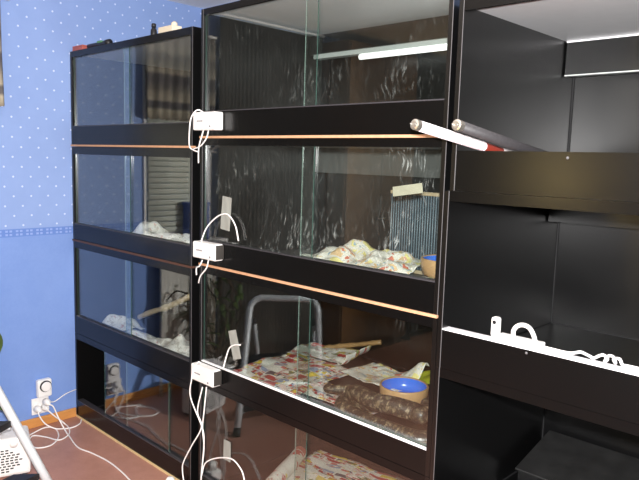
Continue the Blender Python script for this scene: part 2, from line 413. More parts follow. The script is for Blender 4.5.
# radiator under the window
t = thing('radiator', 'cream panel radiator under the window', 'radiator', (XL+.012, -.655, .18))
mb = MB()
mb.grid(160, 1, lambda u, v: (.075+.007*math.cos(u*2*math.pi*14), -.21+.42*u, v*.66))
mb.build('panel', M['radiator'], t, smooth=True, solid=.02)
MB().box((.03, -.21, .655), (.09, .21, .67)).build('top_grille', M['radiator'], t)
MB().tube([(.05, .17, .004), (.05, .17, -.179)], .008).build('pipe', M['radiator'], t, smooth=True)
t = thing('long_curtain', 'long dark grey curtain hanging beside the window', 'curtain', (0, 0, 0))
MB().grid(150, 4, lambda u, v: (XL+.085+.014*math.sin(u*2*math.pi*30)+.012*math.sin(u*13), -1.78+.885*u, .03+2.31*v)).build('cloth', M['dark_cloth'], t, smooth=True, solid=.002)
MB().tube([(XL+.085, -1.80, 2.355), (XL+.085, -.88, 2.355)], .009, 10).build('curtain_rail', M['white_pl'], t, smooth=True)
for cy in (-1.72, -1.03): MB().box((XL+.001, cy, 2.347), (XL+.085, cy+.02, 2.364)).build('rail_bracket', M['white_pl'], t)
t = thing('bookcase', 'tall dark bookcase further along the window wall', 'bookcase', (XL+.002, -3.20, 0))
MB().box((0, -.5, 0), (.012, .5, 2.31)).build('back_panel', M['black_pl'], t)
for y in (-.5, .482): MB().box((.0125, y, 0), (.30, y+.018, 2.31)).build('side_panel', M['black_pl'], t)
for i in range(6): MB().box((.0125, -.4815, .05+i*.448), (.29, .4815, .068+i*.448)).build('shelf', M['black_pl'], t)
# tall brown cupboard further along the same wall
t = thing('cupboard', 'tall golden brown cupboard along the window wall', 'cupboard', (XL+.002, -2.23, 0))
MB().box((0, -.40, .05), (.30, .40, 2.32)).build('body', M['door_wood'], t, bevel=.004)
MB().box((0, -.385, 0), (.28, .385, .0495)).build('base', M['door_wood'], t)
for y0 in (-.395, .003):
    d_ = MB().box((.3005, y0, .07), (.318, y0+.392, 2.30)).build('door', M['door_wood'], t, bevel=.003)
    MB().tube([(.318, -.03 if y0 < 0 else .03, 1.05), (.34, -.03 if y0 < 0 else .03, 1.05)], .012, 12).build('knob', M['chrome'], d_, smooth=True)

t = thing('wardrobe', 'brown wooden wardrobe behind the photographer', 'wardrobe', (.9, YF+.01, 0))
MB().box((-.7, 0, .06), (.7, .5, 1.95)).build('body', M['door_wood'], t, bevel=.004)
MB().box((-.68, .02, 0), (.68, .47, .0595)).build('base', M['door_wood'], t)
for x0 in (-.69, .005):
    d_ = MB().box((x0, .5005, .08), (x0+.685, .52, 1.93)).build('door', M['door_wood'], t, bevel=.003)
    MB().tube([(-.04 if x0 < 0 else .04, .52, .95), (-.04 if x0 < 0 else .04, .55, .95)], .014, 12).build('knob', M['chrome'], d_, smooth=True)

# blue box on the sill, potted plant in front of the radiator
t = thing('storage_box', 'blue plastic box on the windowsill', 'box', (XL+.101, -.705, .968))
mb = MB().box((-.045, -.075, 0), (.045, .075, .21)); mb.build('body', M['blue_box'], t, bevel=.006)
MB().box((-.049, -.079, .211), (.049, .079, .232)).build('lid', M['blue_box'], t, bevel=.004)
def plant():
    L = (XL+.265, -.78, 0)
    t = thing('potted_plant', 'tall potted plant with dark twisting stems beneath the window', 'plant', L)
    MB().lathe([(.0, 0), (.075, 0), (.10, .19), (.108, .19), (.108, .215), (.096, .215), (.088, .19), (0, .185)], seg=28).build('pot', M['pot'], t, smooth=True)
    rnd = random.Random(4); st = MB(); lf = MB()
    for i in range(13):
        a = rnd.uniform(0, 6.28); p = Vector((.03*math.cos(a), .03*math.sin(a), .185)); pts = [p.copy()]
        d = Vector((math.cos(a)*.35, math.sin(a)*.35, 1)).normalized()
        for k in range(9):
            d = (d+Vector((rnd.uniform(-.5, .5), rnd.uniform(-.5, .5), rnd.uniform(-.1, .3)))).normalized()
            p = p+d*.075
            p.x = max(-.1, min(.12, p.x)); p.y = max(-.08, min(.19, p.y)); pts.append(p.copy())
            if k > 2 and rnd.random() < .75:
                q = Vector((rnd.uniform(-1, 1), rnd.uniform(-1, 1), rnd.uniform(-.6, .2))).normalized()
                sd = q.cross(Vector((0, 0, 1))).normalized(); ln = rnd.uniform(.05, .1)
                if p.x+q.x*ln < -.15: q.x = abs(q.x)
                lf.grid(4, 2, lambda u, v, p=p.copy(), q=q, sd=sd, ln=ln: p+q*ln*u+sd*(v-.5)*.035*math.sin(math.pi*min(.98, u+.06))+Vector((0, 0, -.03*u*u+.006*abs(v-.5))))
        st.tube(spline(pts, 3), .006, 6)
    # one dry leaf reaches toward the cages
        st.tube(spline([Vector((.02, .02, .2)), Vector((0, .12, .55)), Vector((-.07, .26, .68)), Vector((-.13, .315, .62))], 5), .005, 6)
    lf.grid(6, 2, lambda u, v: Vector((-.13, .315, .62))+Vector((-.012*u, .028*math.sin(u*2.6), -.15*u))+Vector((.7, .7, 0))*(v-.5)*.022*math.sin(math.pi*min(.97, u+.05)))
    st.build('stems', M['stem'], t, smooth=True); lf.build('leaves', M['leaf'], t, smooth=True, solid=.001)
plant()

# ------------------------------------------------------------------ vivariums
def vivarium(label, group, X0, X1, Zb, Zt, lip, hdr, D=.75, strip=None, panes=None, gmat='glass', track='track_grey', ceil='ceil_board',
             edges=(), tdep=.034, bar=None, lipmat='black', bar_trim=False, barmat='black_in', caps=()):
    """X0/X1 outer faces; lip = top of front board, hdr = underside of the header; all at y = 0 front"""
    t = .016; L = (X0, 0, Zb)
    r = thing('vivarium', label, 'vivarium', L, group)
    w = X1-X0; h = Zt-Zb; lz = lip-Zb; hz = hdr-Zb
    z0 = .009 if strip else 0
    for x in (0, w-t): MB().box((x, 0, z0), (x+t, D, h)).build('side_panel', M['black_in'], r)
    MB().box((t, .0105, h-t), (w-t, D, h)).build('top_panel', M[ceil], r)
    MB().box((t, .018, z0), (w-t, D, z0+t)).build('base_panel', M['black_in'], r)
    MB().box((t, D-.008, z0+t), (w-t, D, h-t)).build('back_panel', M['black_in'], r)
    MB().box((t, 0, hz), (w-t, .010, h)).build('header_rail', M[lipmat], r)
    MB().box((t, 0, z0), (w-t, .016, lz-.004)).build('front_board', M[lipmat], r)
    MB().box((t, 0, lz-.004), (w-t, tdep, lz)).build('glass_track', M[track], r)
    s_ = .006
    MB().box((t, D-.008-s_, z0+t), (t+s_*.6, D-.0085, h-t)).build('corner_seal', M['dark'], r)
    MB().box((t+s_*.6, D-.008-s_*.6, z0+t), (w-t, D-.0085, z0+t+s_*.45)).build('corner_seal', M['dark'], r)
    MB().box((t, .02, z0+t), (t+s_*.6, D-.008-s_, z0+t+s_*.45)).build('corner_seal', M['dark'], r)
    if strip:
        MB().box((.0, -.006, 0), (w, .018, .009)).build('edge_strip', M[strip], r)
    for p in edges:   # thin worn edging on the side panels
        x = -.0005 if p == 'L' else (t-.0016 if p == 'l' else (w-.0016 if p == 'R' else w-t))
        MB().box((x, -.0012, z0), (x+.0016, 0, h)).build('edge_trim', M['edge_white'], r)
    out = []
    for k, (a, b, yy) in enumerate(panes or ()):
        fm = {'-x': 1, '+x': 1, '+z': 1, '-z': 1}
        out.append(MB().box((a-X0, yy, lz), (b-X0, yy+.004, hz+.003), 0, fm).build('glass_pane', [M[gmat], M['glass_edge_bright' if k else 'glass_edge']], r))
    if bar:
        yb, zb, lamp = bar
        bb = MB().box((t+.006, yb, zb-Zb), (w-t-.006, D-.009, h-t-.001)).build('light_housing', M[barmat], r)
        if bar_trim:
            MB().box((t+.006, yb-.004, zb-Zb-.004), (w-t-.006, yb+.02, zb-Zb)).build('lower_trim', M['fitting'], bb)
            MB().box((t+.006, yb-.003, h-t-.006), (w-t-.006, yb, h-t-.001)).build('upper_trim', M['track'], bb)
        if lamp:
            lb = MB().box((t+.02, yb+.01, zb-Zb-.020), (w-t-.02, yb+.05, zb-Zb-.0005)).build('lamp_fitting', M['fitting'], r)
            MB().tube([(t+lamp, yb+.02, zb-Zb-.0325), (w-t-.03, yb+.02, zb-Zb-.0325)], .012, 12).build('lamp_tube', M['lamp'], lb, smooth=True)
    for x, z in caps:
        MB().lathe([(0, 0), (.004, 0), (.003, -.002), (0, -.0025)], seg=12).build('screw_cap', M['edge_white'], r, smooth=True, loc=(x-X0, 0, z-Zb)).rotation_euler = (math.radians(-90), 0, 0)
    return r, out

# left stack, against the blue wall
GL = 'vivariums stacked against the blue wall'
LX0, LX1 = -1.1935, -.0735
a0, a1, m0, m1 = LX0+.0165, LX1-.0165, -.666, -.605
pl = [(a0, m1, .0115), (m0, a1, .018)]
LZ = [2.0086, 1.5115, 1.0001, .4855, 0.0]
v, _ = vivarium('top vivarium of the left stack, mirroring the striped curtain', GL, LX0, LX1, LZ[1]+.002, LZ[0], 1.622, 1.9782, strip='wood_edge', panes=pl, edges='R')
v, _ = vivarium('second vivarium down by the blue wall, crumpled newspaper inside', GL, LX0, LX1, LZ[2]+.002, LZ[1], 1.0999, 1.4721, strip='wood_dark', panes=pl, edges='R')
v, _ = vivarium('third vivarium down by the blue wall, white paper and pale branch inside', GL, LX0, LX1, LZ[3]+.002, LZ[2], .5855, .9654, panes=pl, edges='R')
v, _ = vivarium('bottom vivarium on the floor by the blue wall, left pane slid aside', GL, LX0, LX1, 0.0, LZ[3], .0985, .452, strip='wood_pale', panes=[(-.881, -.27, .0115), (m0, a1, .018)], edges='R')

# middle stack
GM = 'vivariums of the middle stack'
MX0, MX1 = -.016, 1.1785
b0, b1 = .0005, MX1-.0165
pm = [(b0, .635, .0115), (.570, b1, .018)]
MZ = [2.067, 1.5518, 1.0241, .5266, .012]
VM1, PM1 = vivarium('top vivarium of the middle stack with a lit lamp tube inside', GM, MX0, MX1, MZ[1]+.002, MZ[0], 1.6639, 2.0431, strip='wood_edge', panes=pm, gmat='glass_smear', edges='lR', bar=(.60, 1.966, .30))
VM2, PM2 = vivarium('second vivarium of the middle stack, barred panel and dusty glass', GM, MX0, MX1, MZ[2]+.002, MZ[1], 1.1343, 1.5258, strip='wood_edge', panes=pm, gmat='glass_dusty', edges='lR', bar=(.64, 1.42, None), barmat='satin')
VM3, PM3 = vivarium('third vivarium of the middle stack holding the python and bowl', GM, MX0, MX1, MZ[3]+.002, MZ[2], .6135, .994, panes=pm, edges='l', track='track', tdep=.012, gmat='glass')
VM4, PM4 = vivarium('bottom vivarium of the middle stack with rolled flyers inside', GM, MX0, MX1, MZ[4], MZ[3], .10, .498, panes=pm, edges='l')
tag(MB().box((MX0+.01, .03, 0), (MX1-.01, .7, MZ[4])).build('plinth', M['black']), 'low black plinth under the middle cage stack', 'plinth')

# right stack, glass removed
GR = 'open vivariums of the right stack'
RZ = [1.9286, 1.403, .8783, .3535]
VR1, _ = vivarium('open top vivarium of the right stack with grey ceiling', GR, 1.1965, 2.40, RZ[1]+.001, RZ[0], 1.5177, 1.8996, edges='l', bar=(.652, 1.797, None), bar_trim=True, track='black', caps=[(1.534, 1.503)])
VR2, _ = vivarium('open middle vivarium of the right stack with white cable inside', GR, 1.1805, 2.38, RZ[2]+.001, RZ[1], .9992, 1.3732, edges='l', bar=(.640, 1.285, None), track='track', caps=[(1.462, .986)])
VR3, _ = vivarium('open lowest vivarium of the right stack with black hide box', GR, 1.1795, 2.38, RZ[3]+.001, RZ[2], .47, .8505, edges='l')
tag(MB().box((1.182, .0, 0), (2.38, .75, RZ[3])).build('plinth', M['black']), 'tall black plinth under the right cage stack', 'plinth')

# ------------------------------------------------------------------ things fixed to the glass and front boards
def tape(pane, cx, cz, w, h, ang, mat, root):
    a = math.radians(ang); ca, sa = math.cos(a), math.sin(a); mb = MB()
    base = pane.parent.location
    yp = min(v.co.y for v in pane.data.vertices)
    def fn(u, v):
        x = (u-.5)*w; z = (v-.5)*h
        return (cx-base.x+x*ca-z*sa, yp-.0012-.0006*math.sin(u*9+v*5), cz-base.z+x*sa+z*ca)
    mb.grid(8, 8, fn)
    o = mb.build('tape_strip', M[mat], pane, solid=.0005); o['label'] = 'strip of pale masking tape'
tape(PM2[0], .147, 1.255, .060, .135, -5, 'tape', VM2)
tape(PM2[1], 1.035, 1.397, .112, .030, 9, 'tape_beige', VM2)
tape(PM3[0], .213, .727, .052, .118, 18, 'tape', VM3)
tape(PM4[0], .172, .262, .048, .088, 0, 'tape', VM4)

def cable_mesh(pts, r=.0028, k=8): return MB().tube(spline(pts, k), r, 8)
def P(px, py, y): return at(px, py, 'Y', y)

def thermostat(label, z0, z1, x0, x1, cables):
    L = (x0, 0, z0)
    t = thing('thermostat', label, 'thermostat', L, 'white thermostats screwed across the stack gap')
    h = z1-z0; w = x1-x0
    c = MB().box((0, -.046, 0), (w, -.0015, h)).build('case', M['white_pl'], t, bevel=.006)
    if 'top front' not in label: MB().box((w+.0003, -.040, .006), (w+.003, -.002, h-.004)).build('end_plate', M['end_grey'], c)
    mb = MB()
    for i in range(6): mb.box((.028+i*.0068, -.0466, h*.46), (.033+i*.0068, -.046, h*.46+.006))
    mb.build('print_line', M['grey_mark'], c)
    MB().lathe([(0, 0), (.004, 0), (.004, -.002), (0, -.002)], c=(0, 0, 0), seg=12).build('indicator', M['grey_mark'], c, loc=(w*.8, -.046, h*.2)).rotation_euler = (math.radians(-90), 0, 0)
    for pts in cables:
        cable_mesh([rel(p, L) for p in pts]).build('lead', M['cable'], t, smooth=True)
thermostat('white thermostat box on the top front board of the middle stack', 1.584, 1.656, -.006, .140, [
    [P(205, 113, -.02), P(198, 110, -.045), P(192, 117, -.05), P(190, 130, -.05), P(190, 146, -.035), P(194, 150, -.03), P(199, 152, -.03)],
    [P(204, 130, -.02), P(202, 137, -.03), P(200, 144, -.03), P(199, 152, -.02), P(199, 163, -.012)],
    [P(209, 130, -.02), P(207, 138, -.03), P(201, 146, -.03), P(194, 149, -.02)]])
thermostat('white thermostat box below the second dusty cage, taped cable above it', 1.064, 1.132, -.004, .148, [
    [P(201, 243, -.02), P(207, 228, -.012), P(216, 218, -.006), P(224, 214, -.004), P(230, 216, -.004), P(236, 226, -.004), P(239, 241, -.004)],
    [P(203, 260, -.02), P(200, 266, -.03), P(197, 268, -.03), P(197, 275, -.03)],
    [P(209, 260, -.02), P(207, 268, -.03), P(201, 276, -.03), P(199, 283, -.02)]])
thermostat('lowest white thermostat box, beside the python cage, with long leads', .538, .608, -.012, .142, [
    [P(202, 364, -.02), P(199, 362, -.046), P(194, 368, -.05), P(192, 380, -.05), P(191, 397, -.05), P(202.5, 427, -.045), P(204.5, 442, -.045), P(203, 462, -.045), P(201, 485, -.05)],
    [P(203, 387, -.02), P(198, 411, -.035), P(202, 427, -.035), P(192, 446, -.05), P(184, 462, -.06), P(183, 471, -.06), P(185, 486, -.06)],
    [P(207, 387, -.02), P(204.6, 411, -.03), P(203, 428, -.025), P(204.5, 448, -.03), P(202, 472, -.04), P(201, 490, -.05)],
    [P(223.5, 369, -.02), P(227, 356, -.006), P(230, 348, -.003), P(235, 345, -.003), P(241, 345, -.003)]])
pts = [P(202, 476, -.04), P(206, 463, -.03), P(218, 458, -.02), P(232, 459, -.02), P(240, 467, -.02), P(244, 476, -.02), P(246, 492, -.03)]
tag(cable_mesh(pts).build('looped_cable', M['cable'], smooth=True), 'white looped cable beside the floor tape at the middle stack', 'cable')
# multi-socket on the floor where the leads end
t = thing('power_strip', 'white socket block on the floor at the foot of the middle stack', 'socket', (-.085, -.10, 0))
MB().box((-.035, -.03, 0), (.035, .03, .045)).build('body', M['white_pl'], t, bevel=.006)
MB().lathe([(0, .0455), (.02, .0455), (.02, .075), (.012, .085), (0, .085)], seg=16).build('plug', M['white_pl'], t, smooth=True)

# ------------------------------------------------------------------ fluorescent tubes lying over the lip of the right top vivarium
def fluo(label, lip_xy, end, r, mat, length):
    lipc = Vector((lip_xy, .012, 1.5177+r+.0015)); e = Vector(end); d = (lipc-e).normalized()
    t = thing('fluorescent_tube', label, 'lamp tube', e, 'loose fluorescent tubes on the right stack')
    q = Vector((0, 0, 1)).rotation_difference(d); t.rotation_mode = 'QUATERNION'; t.rotation_quaternion = q
    MB().tube([(0, 0, .018), (0, 0, length-.018)], r, 24).build('glass_tube', M[mat], t, smooth=True)
    for z0, s in ((0, 1), (length, -1)):
        MB().lathe([(0, z0), (r*.62, z0), (r*.7, z0+s*.003), (r*1.02, z0+s*.004), (r*1.03, z0+s*.02), (r*.9, z0+s*.0205)], seg=24).build('end_cap', M['tube_cap'], t)
        for x in (-.0062, .0062): MB().tube([(x, 0, z0-s*.006), (x, 0, z0+s*.001)], .0014, 8).build('contact_pin', M['chrome'], t)
fluo('white fluorescent tube with printed writing poking out furthest left', 1.280, at(414, 124, 'Y', -.27), .0132, 'tube_white', .70)
fluo('grey fluorescent tube poking out of the right top vivarium', 1.388, at(456, 124.5, 'Y', -.26), .0132, 'tube_grey', .70)

# ------------------------------------------------------------------ paper, bowls, snake and other contents
def sheet(name, label, cat, group, c, size, rot, amp, seed, mat, n=44, hump=None, curl=None, fold=1.0):
    L = Vector(c); ca, sa = math.cos(rot), math.sin(rot); mb = MB()
    def fn(u, v):
        x = (u-.5)*size[0]; y = (v-.5)*size[1]
        p = Vector((x*9+seed*3.1, y*9-seed, seed))
        h = abs(noise.noise(p*.55))*1.3+abs(noise.noise(p*1.3))*.7*fold+abs(noise.noise(p*2.7))*.32*fold
        z = amp*h
        if hump: 
            for hx, hy, hr, hh in hump: z += hh*math.exp(-((u-hx)**2+(v-hy)**2)/hr**2)*(.75+.5*noise.noise(p*1.7))
        dx = .03*noise.noise(p*.8+Vector((5, 0, 0)))*(amp*20); dy = .03*noise.noise(p*.8+Vector((0, 9, 0)))*(amp*20)
        x += dx; y += dy
        if curl:
            side, rad, span = curl
            q = {'l': u, 'r': 1-u, 'b': v, 'f': 1-v}[side]
            if q < span:
                ln = (span-q)*(size[0] if side in 'lr' else size[1]); a = min(ln/rad, 5.6)
                off = rad*math.sin(a)-ln; z = z*.3+rad*(1-math.cos(a))
                if side == 'l': x -= off
                elif side == 'r': x += off
                elif side == 'b': y -= off
                else: y += off
        return (x*ca-y*sa, x*sa+y*ca, z+.001)
    mb.grid(n, n, fn)
    o = mb.build(name, M[mat], smooth=True, solid=.0006, loc=L)
    return tag(o, label, cat, group)
fl3 = MZ[3]+.002+.016+.001
G3 = 'printed flyers on the python cage floor'
sheet('flyer', 'colourful flyer spread at the left end of the python cage', 'paper', G3, (.235, .33, fl3), (.40, .42), .06, .016, 2, 'flyer')
sheet('flyer', 'red-edged flyer curling up at the rear of the python cage', 'paper', G3, (.235, .56, fl3+.03), (.36, .22), .2, .02, 5, 'flyer_red', curl=('r', .05, .22))
sheet('flyer', 'pale flyer with an upturned corner behind the blue bowl', 'paper', G3, (.60, .50, fl3+.03), (.32, .22), -.05, .018, 9, 'flyer_b', hump=[(.97, .9, .25, .08)])
sheet('flyer', 'rumpled flyer lying under the python and bowl', 'paper', G3, (.60, .255, fl3), (.36, .18), .05, .014, 13, 'flyer')

def bowl(label, c, R, h, group):
    t = thing('bowl', label, 'bowl', c, group)
    MB().lathe([(0, 0), (R*.80, 0), (R*.90, h*.1), (R*.98, h*.55), (R, h*.93), (R*.985, h), (R*.93, h), (R*.915, h*.95)], seg=48, cap=False).build('body', M['terra'], t, smooth=True)
    MB().lathe([(R*.914, h*.95), (R*.90, h*.6), (R*.84, h*.34), (R*.7, h*.26), (0, h*.24)], seg=48, cap=False).build('glazed_lining', M['blue_glaze'], t, smooth=True)
    return t
bowl('brown bowl with blue inside standing beside the python', (.800, .37, fl3+.022), .094, .066, 'brown bowls glazed blue inside')
fl2 = MZ[2]+.002+.009+.016+.001
bowl('brown bowl with blue inside before the barred panel', (1.02, .29, fl2+.045), .095, .062, 'brown bowls glazed blue inside')

# python: one continuous coil
def python():
    L = Vector((.8, .17, fl3))
    z = .034
    pts = [(.50, .27, .030), (.56, .20, .045), (.63, .245, .048), (.685, .20, .052), (.70, .13, .040), (.78, .095, .036), (.88, .085, .036), (.98, .085, .036), (1.07, .10, .036), (1.115, .17, .038),
           (1.09, .25, .040), (1.0, .255, .052), (.93, .235, .062), (.86, .19, .075), (.78, .165, .064), (.72, .17, .076), (.755, .155, .092), (.84, .135, .094), (.93, .15, .094), (1.0, .17, .088), (1.03, .155, .094), (1.03, .20, .10), (.985, .25, .108)]
    pts = [(x, y, z+fl3) for x, y, z in pts]
    sp = spline(pts, 9); n = len(sp); rs = []
    for i in range(n):
        u = i/(n-1); r = .031
        if u < .22: r = .009+.022*math.sin(u/.22*math.pi/2)
        if u > .90: r = .033-.014*((u-.90)/.06 if u < .96 else 1)
        if u > .955: r = .019+.006*math.sin((u-.955)/.045*math.pi)
        if u > .985: r *= max(.35, 1-(u-.985)/.015*.65)
        rs.append(r)
    mb = MB().tube([p-L for p in sp], rs, 18)
    body = mb.build('python', M['python'], None, smooth=True, loc=L)
    tag(body, 'dark patterned python coiled in front of the bowl', 'snake')
python()
# yellow-green cloth at the back right of the python cage
sheet('cloth', 'yellow-green cloth bundle at the back of the python cage', 'cloth', None, (.735, .645, fl3), (.17, .13), .3, .03, 21, 'lime', 24, hump=[(.5, .5, .4, .085)])
# driftwood behind the flyers
mb = MB().tube(spline([(.13, .62, fl3+.03), (.22, .66, fl3+.055), (.33, .68, fl3+.085), (.42, .70, fl3+.11)], 6), [.010+.010*abs(noise.noise(Vector((i*.7, 0, 0)))) for i in range(19)], 9)
tag(mb.build('driftwood', M['drift'], smooth=True), 'brown driftwood stick behind the flyers in the python cage', 'branch')

# second cage: newspaper heap, barred panel
G2 = 'newspaper in the barred cage'
sheet('newspaper', 'large crumpled newspaper heap in front of the barred panel', 'paper', None, (.60, .36, fl2), (.50, .44), .0, .035, 31, 'flyer_b', 56, hump=[(.35, .5, .36, .085), (.75, .55, .3, .06)])
sheet('newspaper', 'small crumpled newspaper beside the bowl in the barred cage', 'paper', None, (1.0, .16, fl2), (.26, .16), .2, .03, 37, 'flyer_red', 36, hump=[(.5, .5, .45, .05)])
t = thing('barred_panel', 'upright barred panel with pale wooden top rail behind the newspaper', 'grille', (.85, .46, fl2))
gw, gh = .44, .318
mb = MB()
for i in range(38): 
    x = -gw/2+.004+i*(gw-.008)/37; mb.tube([(x, 0, .012), (x, 0, gh-.012)], .0021, 6)
mb.build('bars', M['grille_wire'], t, smooth=True)
MB().box((-gw/2, -.008, gh-.014), (gw/2, .012, gh)).build('top_rail', M['beige_wood'], t, bevel=.002)
MB().box((-gw/2, -.008, 0), (gw/2, .012, .014)).build('bottom_rail', M['beige_wood'], t, bevel=.002)
MB().box((-gw/2, .006, .0145), (gw/2, .010, gh-.0145)).build('backing', M['grille_back'], t)
# bottom middle cage: rolled flyers
fl4 = MZ[4]+.017
sheet('flyer', 'red printed flyer rolled at its left edge in the bottom cage', 'paper', None, (.25, .40, fl4), (.58, .34), .42, .006, 41, 'flyer_red', 50, curl=('l', .034, .34), fold=.5)
sheet('flyer', 'yellow-edged flyer lying at the rear of the bottom middle cage', 'paper', None, (.44, .58, fl4+.008), (.66, .22), .12, .012, 43, 'flyer', 40, fold=.6)

# left stack contents
flL2 = LZ[2]+.002+.009+.017; flL3 = LZ[3]+.002+.017
sheet('newspaper', 'pinkish crumpled newspaper in the second cage by the wall', 'paper', None, (-.70, .20, flL2), (.22, .22), .3, .04, 51, 'news', 36, hump=[(.45, .5, .4, .115)])
sheet('newspaper', 'low flat newspaper beside the crumpled one in the second cage', 'paper', None, (-.48, .21, flL2), (.20, .2), -.2, .035, 53, 'news', 36, hump=[(.5, .5, .4, .05)])
sheet('paper_towel', 'white crumpled paper near the wall in the third cage', 'paper', None, (-1.02, .16, flL3), (.26, .2), .1, .03, 55, 'news', 36, hump=[(.5, .5, .42, .085)])
sheet('paper_towel', 'white crumpled paper in the middle of the third cage', 'paper', None, (-.76, .13, flL3), (.22, .16), -.1, .03, 57, 'news', 36, hump=[(.4, .5, .4, .045)])
sheet('paper_towel', 'white crumpled paper at the right end of the third cage', 'paper', None, (-.42, .17, flL3), (.34, .22), .1, .032, 59, 'news', 40, hump=[(.5, .5, .42, .075)])
mb = MB().tube(spline([P(140, 317, .24), P(152, 312, .25), P(168, 307, .26), P(181, 301, .27), P(191, 296, .28)], 6), [.015+.008*noise.noise(Vector((i*1.7, 1, 0))) for i in range(25)], 10)
tag(mb.build('branch', M['bark'], smooth=True), 'pale rough branch slanting across the third cage', 'branch')

# right stack contents: cable and adaptor on the white track, black hide box
fr2 = .9992
t = thing('extension_lead', 'white extension lead with upright plug on the white track', 'cable', (1.39, .03, fr2))
Lr = t.location
MB().box((-.053, -.004, .0005), (-.030, .020, .058)).build('plug', M['white_pl'], t, bevel=.007)
MB().lathe([(0, 0), (.006, 0), (.006, -.001), (0, -.001)], seg=14).build('earth_hole', M['black_pl'], t, loc=(-.041, -.004, .044)).rotation_euler = (math.radians(-90), 0, 0)
MB().box((-.029, -.012, .0005), (.10, .022, .014)).build('socket_bar', M['white_pl'], t, bevel=.004)
def Q(px, py, y=.03): return tuple(at(px, py, 'Y', y)-Lr)
MB().tube(spline([Q(514, 340), Q(514, 331), Q(518, 326), Q(524, 325), Q(530, 328), Q(534, 335), Q(536, 343)], 6), .0062, 10).build('cable_loop', M['cable'], t, smooth=True)
c = [Q(533, 344, .022), Q(552, 349, .022), Q(570, 353, .022), Q(580, 352), Q(584, 353), Q(590, 356, .025), Q(594, 360), Q(599, 356, .035), Q(604, 355), Q(608, 359), Q(605, 362, .02), Q(609, 356, .04), Q(614, 357), Q(616, 363, .02), Q(614, 359, .045), Q(620, 359), Q(623, 365), Q(628, 366, .022), Q(650, 371, .022), Q(680, 378, .022)]
c = [(x, y, max(z, .006)) for x, y, z in c]
MB().tube(spline(c, 6), .0038, 10).build('cable_coil', M['cable'], t, smooth=True)

t = thing('hide_box', 'black hide box with sloping lid in the lowest right cage', 'box', (1.42, .6, RZ[3]+.018))
w0, w1 = -.185, .42
mb = MB(); i = 0
mb.v += [(w0, -.13, 0), (w1, -.13, 0), (w1, .12, 0), (w0, .12, 0), (w0, -.13, .045), (w1, -.13, .045), (w1, .12, .105), (w0, .12, .105)]
for q in ((0, 3, 2, 1), (4, 5, 6, 7), (0, 1, 5, 4), (1, 2, 6, 5), (2, 3, 7, 6), (3, 0, 4, 7)): mb.face(q)
mb.build('body', M['black_in'], t, bevel=.002)
mb = MB(); e = .006
mb.v += [(w0-e, -.14, .0455), (w1+e, -.14, .0455), (w1+e, .122, .1085), (w0-e, .122, .1085), (w0-e, -.14, .053), (w1+e, -.14, .053), (w1+e, .122, .116), (w0-e, .122, .116)]
for q in ((0, 3, 2, 1), (4, 5, 6, 7), (0, 1, 5, 4), (1, 2, 6, 5), (2, 3, 7, 6), (3, 0, 4, 7)): mb.face(q)
mb.build('lid', M['dusty'], t, bevel=.002)

# small things on top of the left stack
zt = LZ[0]
t = thing('small_box', 'red-brown small box at the wall end on the left stack', 'box', (-1.115, .03, zt))
MB().box((-.06, -.025, 0), (.05, .03, .018)).build('body', M['red_pl'], t, bevel=.002)
MB().box((-.06, -.025, .0185), (.05, .03, .026)).build('lid', M['red_pl'], t, bevel=.002)
t = thing('torch', 'black torch with green button lying atop the left stack', 'torch', (-.93, .03, zt))
MB().tube([(-.11, 0, .016), (.06, 0, .016), (.075, 0, .016), (.11, 0, .016)], [.012, .012, .016, .016], 14).build('barrel', M['black_pl'], t, smooth=True)
MB().box((.0, -.014, .02), (.045, .006, .031)).build('button', M['green_pl'], t, bevel=.003)
t = thing('small_bottle', 'tiny black bottle standing on top of the left stack', 'bottle', (-.420, .03, zt))
MB().lathe([(0, 0), (.013, 0), (.014, .004), (.014, .028), (.008, .036), (.008, .04)], seg=18).build('body', M['black_pl'], t, smooth=True)
MB().lathe([(0, .0402), (.0105, .0402), (.0105, .054), (.008, .057), (0, .057)], seg=18).build('cap', M['black_pl'], t, smooth=True)
t = thing('card_box', 'small beige box on top of the left stack', 'box', (-.30, .04, zt))
MB().box((-.06, -.025, 0), (.05, .025, .030)).build('body', M['beige_pl'], t, bevel=.002)
MB().lathe([(0, .0305), (.014, .0305), (.014, .042), (.004, .05), (0, .05)], seg=16).build('knob', M['beige_pl'], t, smooth=True, loc=(.03, 0, 0))
t = thing('storage_case', 'dark case on top of the middle stack at the frame edge', 'case', (.20, .17, MZ[0]))
MB().box((-.07, -.09, 0), (.35, .2, .14)).build('body', M['black_pl'], t, bevel=.006)
MB().box((-.073, -.093, .1405), (.353, .203, .16)).build('lid', M['black_pl'], t, bevel=.004)

# ------------------------------------------------------------------ sockets, timer and cables by the floor
G = (XL, -.195, .10)
t = thing('wall_socket', 'white double wall socket above the baseboard', 'socket', (XL, -.200, .115))
MB().box((0, -.05, -.045), (.012, .042, .045)).build('plate', M['white_pl'], t, bevel=.004)
MB().lathe([(.019, .0122), (.023, .0122), (.023, .015), (.019, .015)], seg=20, axis='x').build('socket_ring', M['white_pl'], t, loc=(0, -.026, 0))
t = thing('plug_timer', 'white round-dial plug timer on the blue wall', 'timer', (XL, -.187, .215))
MB().box((.002, -.04, -.05), (.042, .038, .05)).build('body', M['white_pl'], t, bevel=.012)
MB().lathe([(0, .0425), (.031, .0425), (.031, .047), (.027, .0472)], seg=32, axis='x').build('dial_ring', M['black_pl'], t, loc=(0, 0, .014))
MB().lathe([(0, .0475), (.026, .0475), (.026, .053), (.022, .056), (0, .056)], seg=32, axis='x').build('dial', M['white_pl'], t, loc=(0, .001, .013))
CZ = .0042
def fl(px, py, z=CZ): return at(px, py, 'Z', z)
